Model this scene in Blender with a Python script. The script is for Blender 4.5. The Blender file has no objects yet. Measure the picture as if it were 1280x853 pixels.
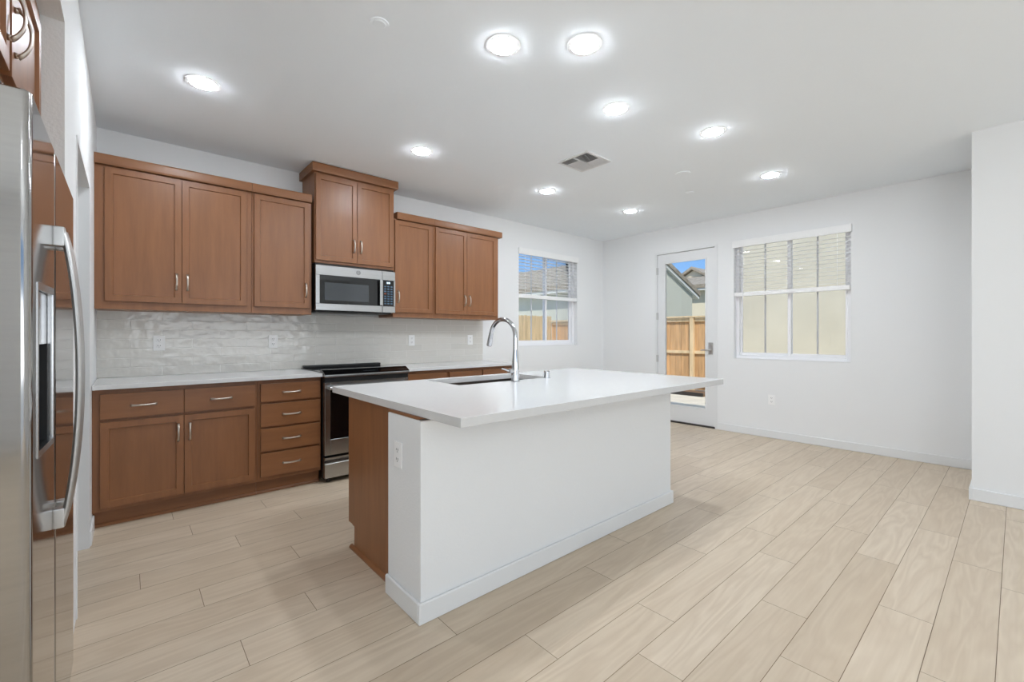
import bpy, bmesh, math, random
from mathutils import Vector, Matrix
random.seed(7)
S = bpy.context.scene
COL = S.collection

# ------------------------------------------------------------------ camera
F_PX, YAW, V0, EYE = 551.8164, 0.8532, 418.84, 1.2305
cd = bpy.data.cameras.new('camera')
cd.sensor_fit = 'HORIZONTAL'
cd.sensor_width = 36.0
cd.lens = F_PX / 1280 * 36.0
cd.shift_y = -(426.5 - V0) / 1280
cd.clip_start = 0.02
cam = bpy.data.objects.new('camera', cd)
COL.objects.link(cam)
cam.location = (0, 0, EYE)
cam.rotation_euler = (math.pi / 2, 0, YAW - math.pi / 2)
S.camera = cam

# ------------------------------------------------------------------ world, sun, fill lights, exposure
S.view_settings.view_transform = 'Standard'
S.view_settings.look = 'None'
S.view_settings.gamma = 1.0
S.view_settings.use_curve_mapping = False
S.view_settings.exposure = 0.33
SKY_STRENGTH = 0.95
SUN_STRENGTH = 2.9
LAMP_STRENGTH = 153.0
FILL_LIGHT = 58.0

w = bpy.data.worlds.new('world')
S.world = w
w.use_nodes = True
wn = w.node_tree
wn.nodes.clear()
wo = wn.nodes.new('ShaderNodeOutputWorld')
wb = wn.nodes.new('ShaderNodeBackground')
wr = wn.nodes.new('ShaderNodeValToRGB')
wt = wn.nodes.new('ShaderNodeTexCoord')
ws = wn.nodes.new('ShaderNodeSeparateXYZ')
wn.links.new(wt.outputs['Generated'], ws.inputs[0])
wn.links.new(ws.outputs['Z'], wr.inputs[0])
cr = wr.color_ramp
cr.elements[0].position = 0.0
cr.elements[0].color = (0.68, 0.76, 0.84, 1)
cr.elements[1].position = 0.55
cr.elements[1].color = (0.20, 0.36, 0.66, 1)
e = cr.elements.new(0.14)
e.color = (0.22, 0.45, 0.83, 1)
wn.links.new(wr.outputs[0], wb.inputs[0])
wb.inputs[1].default_value = SKY_STRENGTH
wn.links.new(wb.outputs[0], wo.inputs[0])

sl = bpy.data.lights.new('sun', 'SUN')
sl.energy = SUN_STRENGTH
sl.angle = math.radians(2)
sl.color = (1.0, 0.95, 0.86)
sun = bpy.data.objects.new('sun', sl)
COL.objects.link(sun)
sun.rotation_euler = Vector((0.52, 0.42, -0.74)).to_track_quat('-Z', 'Y').to_euler()

def area(name, loc, direction, sx, sy, energy, color):
    l = bpy.data.lights.new(name, 'AREA')
    l.shape = 'RECTANGLE'
    l.size, l.size_y = sx, sy
    l.energy = energy
    l.color = color
    o = bpy.data.objects.new(name, l)
    COL.objects.link(o)
    o.location = loc
    o.rotation_euler = Vector(direction).to_track_quat('-Z', 'Z').to_euler()
    return o
# added fill lights out of view: rear aimed at the ceiling, side at the island
area('fill_rear', (2.0, -4.40, 1.25), (0, 0.45, 1.0), 3.4, 2.2, FILL_LIGHT, (0.93, 0.97, 1.0))
area('fill_side', (-2.90, -2.2, 1.4), (1.0, 0.75, 0.15), 2.2, 1.6, FILL_LIGHT * 0.78, (0.93, 0.97, 1.0))

# ------------------------------------------------------------------ materials
def lin(c):
    return tuple((x / 255 / 12.92) if x / 255 <= 0.04045 else ((x / 255 + 0.055) / 1.055) ** 2.4 for x in c) + (1,)

def mat(name, rgb, rough=0.5, metal=0.0, spec=0.5, bump=None, vary=None, coat=0.0):
    """rgb in 0-255 sRGB; bump = (scale, strength); vary = (scale vector, amount) colour variation by noise"""
    m = bpy.data.materials.new(name)
    m.use_nodes = True
    n = m.node_tree
    b = n.nodes['Principled BSDF']
    b.inputs['Base Color'].default_value = lin(rgb)
    b.inputs['Roughness'].default_value = rough
    b.inputs['Metallic'].default_value = metal
    b.inputs['Specular IOR Level'].default_value = spec
    b.inputs['Coat Weight'].default_value = coat
    tc = None
    if bump or vary:
        tc = n.nodes.new('ShaderNodeTexCoord')
    if vary:
        mp = n.nodes.new('ShaderNodeMapping')
        mp.inputs['Scale'].default_value = vary[0]
        n.links.new(tc.outputs['Object'], mp.inputs[0])
        nz = n.nodes.new('ShaderNodeTexNoise')
        nz.inputs['Scale'].default_value = 1.0
        nz.inputs['Detail'].default_value = 5
        nz.inputs['Roughness'].default_value = 0.6
        n.links.new(mp.outputs[0], nz.inputs['Vector'])
        rp = n.nodes.new('ShaderNodeValToRGB')
        k = vary[1]
        c = lin(rgb)
        rp.color_ramp.elements[0].position = 0.3
        rp.color_ramp.elements[1].position = 0.7
        rp.color_ramp.elements[0].color = tuple(x * (1 - k) for x in c[:3]) + (1,)
        rp.color_ramp.elements[1].color = tuple(min(1, x * (1 + k)) for x in c[:3]) + (1,)
        n.links.new(nz.outputs[0], rp.inputs[0])
        n.links.new(rp.outputs[0], b.inputs['Base Color'])
    if bump:
        nb = n.nodes.new('ShaderNodeTexNoise')
        nb.inputs['Scale'].default_value = bump[0]
        nb.inputs['Detail'].default_value = 3
        n.links.new(tc.outputs['Object'], nb.inputs['Vector'])
        bp = n.nodes.new('ShaderNodeBump')
        bp.inputs['Strength'].default_value = bump[1]
        bp.inputs['Distance'].default_value = 0.004
        n.links.new(nb.outputs[0], bp.inputs['Height'])
        n.links.new(bp.outputs[0], b.inputs['Normal'])
    return m

def emit(name, rgb, strength):
    m = bpy.data.materials.new(name)
    m.use_nodes = True
    n = m.node_tree
    b = n.nodes['Principled BSDF']
    b.inputs['Base Color'].default_value = (0.8, 0.8, 0.8, 1)
    b.inputs['Emission Color'].default_value = lin(rgb)
    b.inputs['Emission Strength'].default_value = strength
    return m

def glass(name, tint=(1, 1, 1)):
    m = bpy.data.materials.new(name)
    m.use_nodes = True
    n = m.node_tree
    n.nodes.clear()
    o = n.nodes.new('ShaderNodeOutputMaterial')
    t = n.nodes.new('ShaderNodeBsdfTransparent')
    t.inputs[0].default_value = (*tint, 1)
    g = n.nodes.new('ShaderNodeBsdfGlossy')
    g.inputs['Roughness'].default_value = 0.0
    f = n.nodes.new('ShaderNodeFresnel')
    f.inputs['IOR'].default_value = 1.33
    x = n.nodes.new('ShaderNodeMixShader')
    n.links.new(f.outputs[0], x.inputs[0])
    n.links.new(t.outputs[0], x.inputs[1])
    n.links.new(g.outputs[0], x.inputs[2])
    n.links.new(x.outputs[0], o.inputs[0])
    return m

WOOD = (139, 92, 58)
M = {}
M['wall'] = mat('wall_paint', (238, 239, 239), 0.75, bump=(180, 0.10))
M['wall_tex'] = mat('wall_paint_textured', (236, 237, 237), 0.75, bump=(110, 0.35))
M['ceiling'] = mat('ceiling_paint', (246, 251, 255), 0.9)
M['trim'] = mat('trim_paint', (232, 233, 233), 0.4)
M['wood_v'] = mat('stained_wood_upright', WOOD, 0.36, vary=((22, 22, 2.2), 0.14))
M['wood_h'] = mat('stained_wood_level', WOOD, 0.36, vary=((2.2, 22, 22), 0.14))
M['wood_y'] = mat('stained_wood_return', WOOD, 0.36, vary=((22, 2.2, 22), 0.14))
M['wood_in'] = mat('cabinet_shadow_line', (96, 62, 42), 0.6)
M['quartz'] = mat('white_quartz', (217, 217, 216), 0.16, vary=((60, 60, 60), 0.015))
M['nickel'] = mat('satin_nickel', (205, 196, 186), 0.28, metal=1.0)
M['chrome'] = mat('chrome', (205, 207, 210), 0.10, metal=1.0)
M['steel'] = mat('brushed_steel', (186, 186, 186), 0.24, metal=1.0, vary=((3, 3, 160), 0.06))
M['steel_face'] = mat('fridge_steel', (170, 168, 166), 0.10, metal=1.0, vary=((2, 2, 120), 0.03))
M['steel_side'] = mat('fridge_edge_steel', (190, 190, 190), 0.30, metal=1.0, vary=((90, 90, 2), 0.08))
M['dark_steel'] = mat('dark_steel', (70, 70, 72), 0.4, metal=0.8)
M['sink'] = mat('sink_steel', (120, 116, 112), 0.32, metal=1.0)
M['satin'] = mat('satin_silver', (205, 205, 204), 0.40, metal=1.0)
M['black'] = mat('black_plastic', (14, 14, 15), 0.45)
M['black_glass'] = mat('black_glass', (8, 8, 9), 0.04, spec=0.6)
M['window_tint'] = mat('oven_glass_inner', (58, 62, 66), 0.08, spec=0.7)
M['white_plastic'] = mat('white_plastic', (250, 250, 249), 0.35)
M['slot'] = mat('outlet_slot', (120, 120, 118), 0.6)
M['vinyl'] = mat('white_vinyl', (248, 248, 250), 0.4)
M['blind'] = mat('blind_white', (246, 246, 245), 0.5)
M['muntin'] = mat('muntin_grey', (225, 226, 228), 0.5)
M['pane'] = glass('window_glass')
M['lens'] = emit('lamp_lens', (240, 247, 255), LAMP_STRENGTH)
M['display'] = emit('clock_display', (190, 225, 255), 1.2)
M['buttons'] = mat('keypad', (70, 98, 120), 0.4)
M['buttons_red'] = mat('keypad_red', (150, 80, 60), 0.4)
M['vent_dark'] = mat('vent_dark', (70, 70, 70), 0.7)
M['vent'] = mat('vent_white', (222, 222, 222), 0.6)
M['concrete'] = mat('patio_concrete', (218, 211, 194), 0.85, vary=((3, 3, 3), 0.12))
M['soil'] = mat('soil', (120, 96, 74), 0.95, vary=((9, 9, 9), 0.35))
M['edging'] = mat('black_edging', (48, 44, 40), 0.8)
M['cedar'] = mat('fence_wood', (200, 160, 114), 0.85, vary=((14, 14, 1.2), 0.28))
M['cedar_pale'] = mat('fence_wood_pale', (210, 188, 148), 0.85, vary=((14, 14, 1.2), 0.25))
M['cedar_frame'] = mat('fence_frame_wood', (222, 196, 154), 0.85, vary=((10, 10, 2), 0.15))
M['stucco_green'] = mat('stucco_pale_green', (206, 208, 194), 0.9, bump=(60, 0.3))
M['stucco_beige'] = mat('stucco_beige', (210, 203, 182), 0.9, bump=(50, 0.4), vary=((1.2, 1.2, 1.2), 0.06))
M['stucco_cream'] = mat('stucco_cream', (240, 232, 208), 0.9, bump=(60, 0.3))
M['fascia'] = mat('fascia_white', (236, 238, 232), 0.7)
M['tile_roof'] = mat('roof_tile', (162, 152, 135), 0.9, vary=((6, 6, 6), 0.3))
M['dark_gap'] = mat('threshold_dark', (52, 46, 42), 0.6)
M['smudge'] = mat('brand_mark', (120, 120, 122), 0.4)

def wood_floor():
    m = bpy.data.materials.new('oak_plank')
    m.use_nodes = True
    n = m.node_tree
    b = n.nodes['Principled BSDF']
    b.inputs['Roughness'].default_value = 0.42
    b.inputs['Specular IOR Level'].default_value = 0.35
    at = n.nodes.new('ShaderNodeAttribute')
    at.attribute_name = 'plank'
    tc = n.nodes.new('ShaderNodeTexCoord')
    ad = n.nodes.new('ShaderNodeVectorMath')
    ad.operation = 'ADD'
    sc = n.nodes.new('ShaderNodeVectorMath')
    sc.operation = 'SCALE'
    sc.inputs[0].default_value = (17.0, 31.0, 53.0)
    n.links.new(at.outputs['Fac'], sc.inputs['Scale'])
    n.links.new(tc.outputs['Object'], ad.inputs[0])
    n.links.new(sc.outputs[0], ad.inputs[1])
    # cathedral figure: bands warped by noise
    mp = n.nodes.new('ShaderNodeMapping')
    mp.inputs['Scale'].default_value = (0.9, 7.0, 1.0)
    n.links.new(ad.outputs[0], mp.inputs[0])
    n1 = n.nodes.new('ShaderNodeTexNoise')
    n1.inputs['Scale'].default_value = 1.1
    n1.inputs['Detail'].default_value = 3
    n1.inputs['Distortion'].default_value = 0.4
    n.links.new(mp.outputs[0], n1.inputs['Vector'])
    mul = n.nodes.new('ShaderNodeMath')
    mul.operation = 'MULTIPLY'
    mul.inputs[1].default_value = 15.0
    n.links.new(n1.outputs[0], mul.inputs[0])
    pp = n.nodes.new('ShaderNodeMath')
    pp.operation = 'PINGPONG'
    pp.inputs[1].default_value = 1.0
    n.links.new(mul.outputs[0], pp.inputs[0])
    # fine streaks
    mp2 = n.nodes.new('ShaderNodeMapping')
    mp2.inputs['Scale'].default_value = (3.0, 80.0, 1.0)
    n.links.new(ad.outputs[0], mp2.inputs[0])
    n2 = n.nodes.new('ShaderNodeTexNoise')
    n2.inputs['Scale'].default_value = 1.0
    n2.inputs['Detail'].default_value = 4
    n.links.new(mp2.outputs[0], n2.inputs['Vector'])
    mp3 = n.nodes.new('ShaderNodeMapping')
    mp3.inputs['Scale'].default_value = (1.6, 5.0, 1.0)
    n.links.new(ad.outputs[0], mp3.inputs[0])
    n3 = n.nodes.new('ShaderNodeTexNoise')
    n3.inputs['Scale'].default_value = 1.0
    n3.inputs['Detail'].default_value = 3
    n.links.new(mp3.outputs[0], n3.inputs['Vector'])

    def mix(fac, a, bb, amount):
        mm = n.nodes.new('ShaderNodeMath')
        mm.operation = 'MULTIPLY'
        mm.inputs[1].default_value = amount
        n.links.new(fac, mm.inputs[0])
        x = n.nodes.new('ShaderNodeMix')
        x.data_type = 'RGBA'
        n.links.new(mm.outputs[0], x.inputs[0])
        if hasattr(a, 'links'):
            n.links.new(a, x.inputs[6])
        else:
            x.inputs[6].default_value = a
        x.inputs[7].default_value = bb
        return x.outputs[2]
    rp = n.nodes.new('ShaderNodeValToRGB')
    rp.color_ramp.elements[0].color = lin((205, 188, 165))
    rp.color_ramp.elements[1].color = lin((221, 206, 185))
    n.links.new(at.outputs['Fac'], rp.inputs[0])
    c = mix(pp.outputs[0], rp.outputs[0], lin((170, 146, 120)), 0.34)
    c = mix(n2.outputs[0], c, lin((176, 154, 128)), 0.40)
    c = mix(n3.outputs[0], c, lin((226, 210, 188)), 0.34)
    n.links.new(c, b.inputs['Base Color'])
    return m
M['floor'] = wood_floor()
M['floor_gap'] = mat('plank_joint', (118, 96, 74), 0.8)

def tile_mat():
    m = bpy.data.materials.new('glazed_tile')
    m.use_nodes = True
    n = m.node_tree
    b = n.nodes['Principled BSDF']
    tc = n.nodes.new('ShaderNodeTexCoord')
    sp = n.nodes.new('ShaderNodeSeparateXYZ')
    cb = n.nodes.new('ShaderNodeCombineXYZ')
    n.links.new(tc.outputs['Object'], sp.inputs[0])
    n.links.new(sp.outputs['X'], cb.inputs['X'])
    n.links.new(sp.outputs['Z'], cb.inputs['Y'])
    br = n.nodes.new('ShaderNodeTexBrick')
    br.inputs['Scale'].default_value = 1.0
    br.inputs['Brick Width'].default_value = 0.382
    br.inputs['Row Height'].default_value = 0.0715
    br.inputs['Mortar Size'].default_value = 0.0022
    br.inputs['Mortar Smooth'].default_value = 0.3
    br.inputs['Color1'].default_value = lin((220, 217, 210))
    br.inputs['Color2'].default_value = lin((227, 224, 217))
    br.inputs['Mortar'].default_value = lin((242, 240, 235))
    n.links.new(cb.outputs[0], br.inputs['Vector'])
    n.links.new(br.outputs['Color'], b.inputs['Base Color'])
    b.inputs['Roughness'].default_value = 0.07
    nz = n.nodes.new('ShaderNodeTexNoise')
    nz.inputs['Scale'].default_value = 13.0
    nz.inputs['Detail'].default_value = 2.0
    n.links.new(tc.outputs['Object'], nz.inputs['Vector'])
    sb = n.nodes.new('ShaderNodeMath')
    sb.operation = 'MULTIPLY_ADD'
    sb.inputs[1].default_value = -0.5
    n.links.new(br.outputs['Fac'], sb.inputs[0])
    n.links.new(nz.outputs[0], sb.inputs[2])
    bp = n.nodes.new('ShaderNodeBump')
    bp.inputs['Strength'].default_value = 0.8
    bp.inputs['Distance'].default_value = 0.006
    n.links.new(sb.outputs[0], bp.inputs['Height'])
    n.links.new(bp.outputs[0], b.inputs['Normal'])
    return m
M['tile'] = tile_mat()

# ------------------------------------------------------------------ mesh helpers
def B():
    return bmesh.new()

def box(bm, x0, x1, y0, y1, z0, z1, bev=0.0, seg=2):
    t = bmesh.new()
    bmesh.ops.create_cube(t, size=1.0)
    for v in t.verts:
        v.co = Vector(((x0 + x1) / 2 + v.co.x * (x1 - x0), (y0 + y1) / 2 + v.co.y * (y1 - y0), (z0 + z1) / 2 + v.co.z * (z1 - z0)))
    if bev > 0:
        bmesh.ops.bevel(t, geom=t.edges[:], offset=bev, segments=seg, affect='EDGES', profile=0.6)
    merge(bm, t)
    return bm

def merge(bm, t, mtx=None):
    if mtx is not None:
        t.transform(mtx)
    me = bpy.data.meshes.new('tmp')
    t.to_mesh(me)
    t.free()
    bm.from_mesh(me)
    bpy.data.meshes.remove(me)

def prism(bm, pts, axis, a, b):
    """extrude polygon pts between a and b along axis: 'z' pts=(x,y); 'y' pts=(x,z); 'x' pts=(y,z)"""
    def P(p, k):
        return {'z': (p[0], p[1], k), 'y': (p[0], k, p[1]), 'x': (k, p[0], p[1])}[axis]
    va = [bm.verts.new(P(p, a)) for p in pts]
    vb = [bm.verts.new(P(p, b)) for p in pts]
    bm.faces.new(va)
    bm.faces.new(list(reversed(vb)))
    for i in range(len(pts)):
        j = (i + 1) % len(pts)
        bm.faces.new([va[j], va[i], vb[i], vb[j]])
    bmesh.ops.recalc_face_normals(bm, faces=bm.faces[:])
    return bm

def cyl(bm, p0, p1, r0, r1=None, seg=24, caps=True):
    r1 = r0 if r1 is None else r1
    p0, p1 = Vector(p0), Vector(p1)
    d = p1 - p0
    t = bmesh.new()
    bmesh.ops.create_cone(t, cap_ends=caps, segments=seg, radius1=r0, radius2=r1, depth=d.length)
    q = Vector((0, 0, 1)).rotation_difference(d.normalized())
    merge(bm, t, Matrix.Translation((p0 + p1) / 2) @ q.to_matrix().to_4x4())
    return bm

def tube(bm, pts, radii, seg=14, flat=None):
    """sweep a round (or flat=(ry, rz) scaled) section along pts"""
    pts = [Vector(p) for p in pts]
    rings = []
    n = len(pts)
    ref = None
    for i, p in enumerate(pts):
        t = (pts[min(i + 1, n - 1)] - pts[max(i - 1, 0)]).normalized()
        if ref is None:
            ref = t.orthogonal().normalized()
            if flat:
                ref = (Vector(flat[2]) - t * t.dot(Vector(flat[2]))).normalized()
        ref = (ref - t * ref.dot(t)).normalized()
        bi = t.cross(ref)
        r = radii[i] if isinstance(radii, (list, tuple)) else radii
        ra, rb = (r * flat[0], r * flat[1]) if flat else (r, r)
        rings.append([bm.verts.new(p + ref * math.cos(a) * ra + bi * math.sin(a) * rb)
                      for a in [2 * math.pi * k / seg for k in range(seg)]])
    for i in range(n - 1):
        for k in range(seg):
            k2 = (k + 1) % seg
            bm.faces.new([rings[i][k], rings[i][k2], rings[i + 1][k2], rings[i + 1][k]])
    bm.faces.new(list(reversed(rings[0])))
    bm.faces.new(rings[-1])
    bmesh.ops.recalc_face_normals(bm, faces=bm.faces[:])
    return bm

def ring(bm, c, r_in, r_out, z0, z1, seg=40):
    """flat annulus with thickness around vertical axis"""
    x, y = c
    L = []
    for k in range(seg):
        a = 2 * math.pi * k / seg
        ca, sa = math.cos(a), math.sin(a)
        L.append([bm.verts.new((x + r * ca, y + r * sa, z)) for r, z in ((r_in, z1), (r_in, z0), (r_out, z0 + 0.002), (r_out, z1))])
    for k in range(seg):
        a, b = L[k], L[(k + 1) % seg]
        for i in range(4):
            j = (i + 1) % 4
            bm.faces.new([a[i], a[j], b[j], b[i]])
    bmesh.ops.recalc_face_normals(bm, faces=bm.faces[:])
    return bm

def world_loc(o):
    v = Vector(o.location)
    while o.parent:
        o = o.parent
        v = v + Vector(o.location)
    return v

def obj(name, bm, material, parent=None, loc=None, smooth=True):
    """link bm (in world coordinates) as ONE mesh object"""
    if loc is None:
        if parent is not None:
            loc = world_loc(parent)
        else:
            xs = [v.co for v in bm.verts]
            loc = Vector(((min(c.x for c in xs) + max(c.x for c in xs)) / 2,
                          (min(c.y for c in xs) + max(c.y for c in xs)) / 2, min(c.z for c in xs)))
    loc = Vector(loc)
    for v in bm.verts:
        v.co -= loc
    me = bpy.data.meshes.new(name)
    bm.to_mesh(me)
    bm.free()
    me.materials.append(M[material] if isinstance(material, str) else material)
    if smooth:
        for p in me.polygons:
            p.use_smooth = True
        me.set_sharp_from_angle(angle=math.radians(32))
    o = bpy.data.objects.new(name, me)
    COL.objects.link(o)
    if smooth:
        wm = o.modifiers.new('weighted_normal', 'WEIGHTED_NORMAL')
        wm.keep_sharp = True
    if parent is not None:
        o.parent = parent
        o.location = loc - world_loc(parent)
    else:
        o.location = loc
    return o

def inst(name, me, parent, loc):
    """a further object on an existing mesh, at world position loc"""
    o = bpy.data.objects.new(name, me)
    COL.objects.link(o)
    o.parent = parent
    o.location = Vector(loc) - world_loc(parent)
    return o

def tag(o, label, cat, group=None):
    o['label'] = label
    o['category'] = cat
    if group:
        o['group'] = group
    return o

def thing(name, label, cat, loc, group=None):
    o = bpy.data.objects.new(name, None)
    o.empty_display_size = 0.1
    COL.objects.link(o)
    o.location = loc
    return tag(o, label, cat, group)

def struct(name, bm, m, parent=None, smooth=False):
    o = obj(name, bm, m, parent, smooth=smooth)
    if parent is None:
        o['kind'] = 'structure'
    return o

# ------------------------------------------------------------------ the setting
H = 2.743
XL, XF, YW = -0.165, 5.802, 4.412           # left wall, far wall, kitchen wall
CO = (-3.0, -4.5)                           # far corner of the living area behind the camera
YP, XP = 0.226, 4.752                       # bump-out on the right
TH = 0.14

# floor: planks run along the kitchen wall
PW, PL, PY0 = 0.1823, 1.215, 0.053
PH = {0: 3.40, 1: 2.583, 2: 1.887, 3: 2.22, 4: 1.488, 5: 1.766, 6: 1.232, 7: 0.62, 8: 1.02, 9: 0.15, 10: 0.345, 11: 0.64, 12: 0.98, 13: 0.265, 14: 0.72, 15: 0.05, 16: 0.5, 17: 0.88, 18: 0.306, 19: 0.75}
bm = B()
lay = None
vals = []
box(bm, CO[0], XF + 0.1, CO[1], YW, -0.06, -0.0015)
nbase = len(bm.faces)
g = 0.0011
k = math.floor((CO[1] - PY0) / PW)
while PY0 + k * PW < YW:
    y0, y1 = max(CO[1], PY0 + k * PW), min(YW, PY0 + (k + 1) * PW)
    ph = PH.get(k, (k * 0.437) % PL)
    x = ph - math.ceil((ph - CO[0]) / PL) * PL
    while x < XF:
        a, b_ = max(x, CO[0]), min(x + PL, XF + 0.1)
        if b_ - a > 0.01 and y1 - y0 > 0.01:
            vs = [bm.verts.new(p) for p in ((a + g, y0 + g, 0), (b_ - g, y0 + g, 0), (b_ - g, y1 - g, 0), (a + g, y1 - g, 0))]
            bm.faces.new(vs)
            vals.append(random.random())
        x += PL
    k += 1
fl = obj('floor', bm, 'floor_gap', loc=(0, 0, 0), smooth=False)
fl['kind'] = 'structure'
fl.data.materials.append(M['floor'])
at = fl.data.attributes.new('plank', 'FLOAT', 'FACE')
for i, p in enumerate(fl.data.polygons):
    if i >= nbase:
        p.material_index = 1
        at.data[i].value = vals[i - nbase]

struct('ceiling', box(B(), CO[0] - TH, XF + TH, CO[1] - TH, YW + TH, H, H + 0.15), 'ceiling')

def wall_with_holes(name, axis, plane0, plane1, a0, a1, z0, z1, holes, m):
    """wall slab between plane0/plane1 on axis ('x' or 'y'), running a0..a1, with rectangular openings (b0,b1,c0,c1)"""
    bm = B()
    def bx(p, q, c, d):
        if q - p < 1e-4 or d - c < 1e-4:
            return
        if axis == 'y':
            box(bm, p, q, plane0, plane1, c, d)
        else:
            box(bm, plane0, plane1, p, q, c, d)
    cur = a0
    for (b0, b1, c0, c1) in sorted(holes):
        bx(cur, b0, z0, z1)
        bx(b0, b1, z0, c0)
        bx(b0, b1, c1, z1)
        cur = b1
    bx(cur, a1, z0, z1)
    return struct(name, bm, m)

KW = (3.972, 5.168, 1.073, 2.395)           # kitchen window opening  x0,x1,z0,z1
FW = (1.168, 2.368, 0.930, 2.400)           # far window opening      y0,y1,z0,z1
DR = (2.583, 3.472, -0.02, 2.412)           # patio door opening      y0,y1,z0,z1
wall_with_holes('wall_back', 'y', YW, YW + TH, -1.2, XF + TH, 0, H, [KW], 'wall')
wall_with_holes('wall_far', 'x', XF, XF + TH, CO[1], YW, 0, H, [FW, DR], 'wall')
struct('wall_right', box(B(), XP, XF, CO[1], YP, 0, H), 'wall')
# left wall: fridge alcove, doorway, then the strip beside the base cabinets
ALC0, ALC1, ALCZ = 1.20, 2.215, 2.335
DW0, DW1, DWZ = 2.676, 3.535, 2.095
bm = B()
box(bm, XL - 0.12, XL, ALC1, DW0, 0, H)
box(bm, XL - 0.12, XL, DW0, DW1, DWZ, H)
box(bm, XL - 0.12, XL, DW1, YW, 0, H)
box(bm, XL - 0.12, XL, ALC0, ALC1, ALCZ, H)
box(bm, XL - 0.12, XL, 1.06, ALC0, ALCZ, H)
struct('wall_left', bm, 'wall_tex')
bm = B()
box(bm, -1.12, -1.0, 1.06, ALC1 + 0.1, 0, H)           # alcove back
box(bm, -1.0, XL - 0.12, ALC1, ALC1 + 0.1, 0, H)       # alcove far side
box(bm, -1.0, -0.40, 1.06, ALC0, 0, ALCZ)              # alcove near side
box(bm, -1.0, XL - 0.12, 1.06, ALC1, ALCZ, H)          # alcove soffit
struct('wall_alcove', bm, 'wall_tex')
bm = B()
box(bm, -1.32, -1.2, ALC1 + 0.1, YW + TH, 0, H)        # passage behind the doorway
struct('wall_passage', bm, 'wall')
struct('wall_side', box(B(), CO[0], -1.12, 1.06, 1.2, 0, H), 'wall')
# unseen living area behind the camera, its two openings added to let daylight in
wall_with_holes('wall_rear', 'y', CO[1] - TH, CO[1], CO[0], XF + TH, 0, H, [(0.3, 3.7, 0.05, 2.35)], 'wall')
wall_with_holes('wall_living', 'x', CO[0] - TH, CO[0], CO[1], 1.2, 0, H, [(-3.3, -1.1, 0.6, 2.2)], 'wall')

# baseboards
def baseboard(name, x0, x1, y0, y1, h=0.09):
    struct(name, box(B(), x0, x1, y0, y1, 0, h, 0.004, 1), 'trim')
BB = 0.015
baseboard('baseboard_far', XF - BB, XF, YP, DR[0] - 0.02)
baseboard('baseboard_corner', XF - BB, XF, DR[1] + 0.02, YW)
baseboard('baseboard_back', 3.36, XF - BB, YW - BB, YW)
bm = B()
box(bm, XP - BB, XP, CO[1], YP, 0, 0.09, 0.004, 1)
box(bm, XP - BB, XF - BB, YP, YP + BB, 0, 0.09, 0.004, 1)
struct('baseboard_right', bm, 'trim')
baseboard('baseboard_left', XL, XL + 0.012, DW1 + 0.005, 3.84)

# doorway lining with stop
bm = B()
box(bm, XL - 0.13, XL + 0.004, DW1 - 0.018, DW1 + 0.002, 0, DWZ)
box(bm, XL - 0.13, XL + 0.004, DW0 - 0.002, DW0 + 0.018, 0, DWZ)
box(bm, XL - 0.13, XL + 0.004, DW0 + 0.018, DW1 - 0.018, DWZ - 0.018, DWZ + 0.002)
box(bm, XL - 0.085, XL - 0.05, DW1 - 0.03, DW1 - 0.018, 0, DWZ - 0.03)
box(bm, XL - 0.085, XL - 0.05, DW0 + 0.018, DW1 - 0.018, DWZ - 0.03, DWZ - 0.018)
struct('trim_1', bm, 'trim')

# ------------------------------------------------------------------ windows
def window(name, axis, opening, plane, depth):
    """vinyl slider with two sashes; axis 'y' = wall across y (opening in x), axis 'x' = wall across x (opening in y)"""
    a0, a1, z0, z1 = opening
    def bx(bm, p, q, d0, d1, c, d, bev=0.004):
        if axis == 'y':
            box(bm, p, q, plane + d0, plane + d1, c, d, bev, 1)
        else:
            box(bm, plane + d0, plane + d1, p, q, c, d, bev, 1)
    am = (a0 + a1) / 2
    bm = B()
    fw = 0.042
    bx(bm, a0, a0 + fw, 0.06, TH, z0, z1)
    bx(bm, a1 - fw, a1, 0.06, TH, z0, z1)
    bx(bm, a0 + fw, a1 - fw, 0.06, TH, z0, z0 + fw)
    bx(bm, a0 + fw, a1 - fw, 0.06, TH, z1 - 0.022, z1)
    o = struct(name, bm, 'vinyl')
    def sash(p, q, d0, d1, nm):
        s = 0.038
        bm = B()
        bx(bm, p, p + s, d0, d1, z0 + fw, z1 - 0.022)
        bx(bm, q - s, q, d0, d1, z0 + fw, z1 - 0.022)
        bx(bm, p + s, q - s, d0, d1, z0 + fw, z0 + fw + s)
        bx(bm, p + s, q - s, d0, d1, z1 - 0.050, z1 - 0.022)
        so = struct(nm, bm, 'vinyl', o)
        pb = B()
        bx(pb, p + s, q - s, (d0 + d1) / 2 - 0.003, (d0 + d1) / 2 + 0.003, z0 + fw + s, z1 - 0.050, 0)
        obj('pane', pb, 'pane', so, smooth=False)
        mb = B()
        mid = (p + q) / 2
        bx(mb, mid - 0.009, mid + 0.009, (d0 + d1) / 2 + 0.004, (d0 + d1) / 2 + 0.012, z0 + fw + s, z1 - 0.050, 0)
        obj('muntin', mb, 'muntin', so, smooth=False)
    sash(a0 + fw * 0.6, am + 0.02, 0.075, 0.10, 'window_sash')
    sash(am - 0.02, a1 - fw * 0.6, 0.105, 0.13, 'window_sash')
    # sill board and reveal lining
    bm = B()
    bx(bm, a0 + 0.0005, a1 - 0.0005, -0.003, 0.060, z0 + 0.0005, z0 + 0.008, 0.001)
    struct('window_sill', bm, 'trim', o)
    return o
window('window_1', 'y', KW, YW, TH)
window('window_2', 'x', FW, XF, TH)

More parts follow.
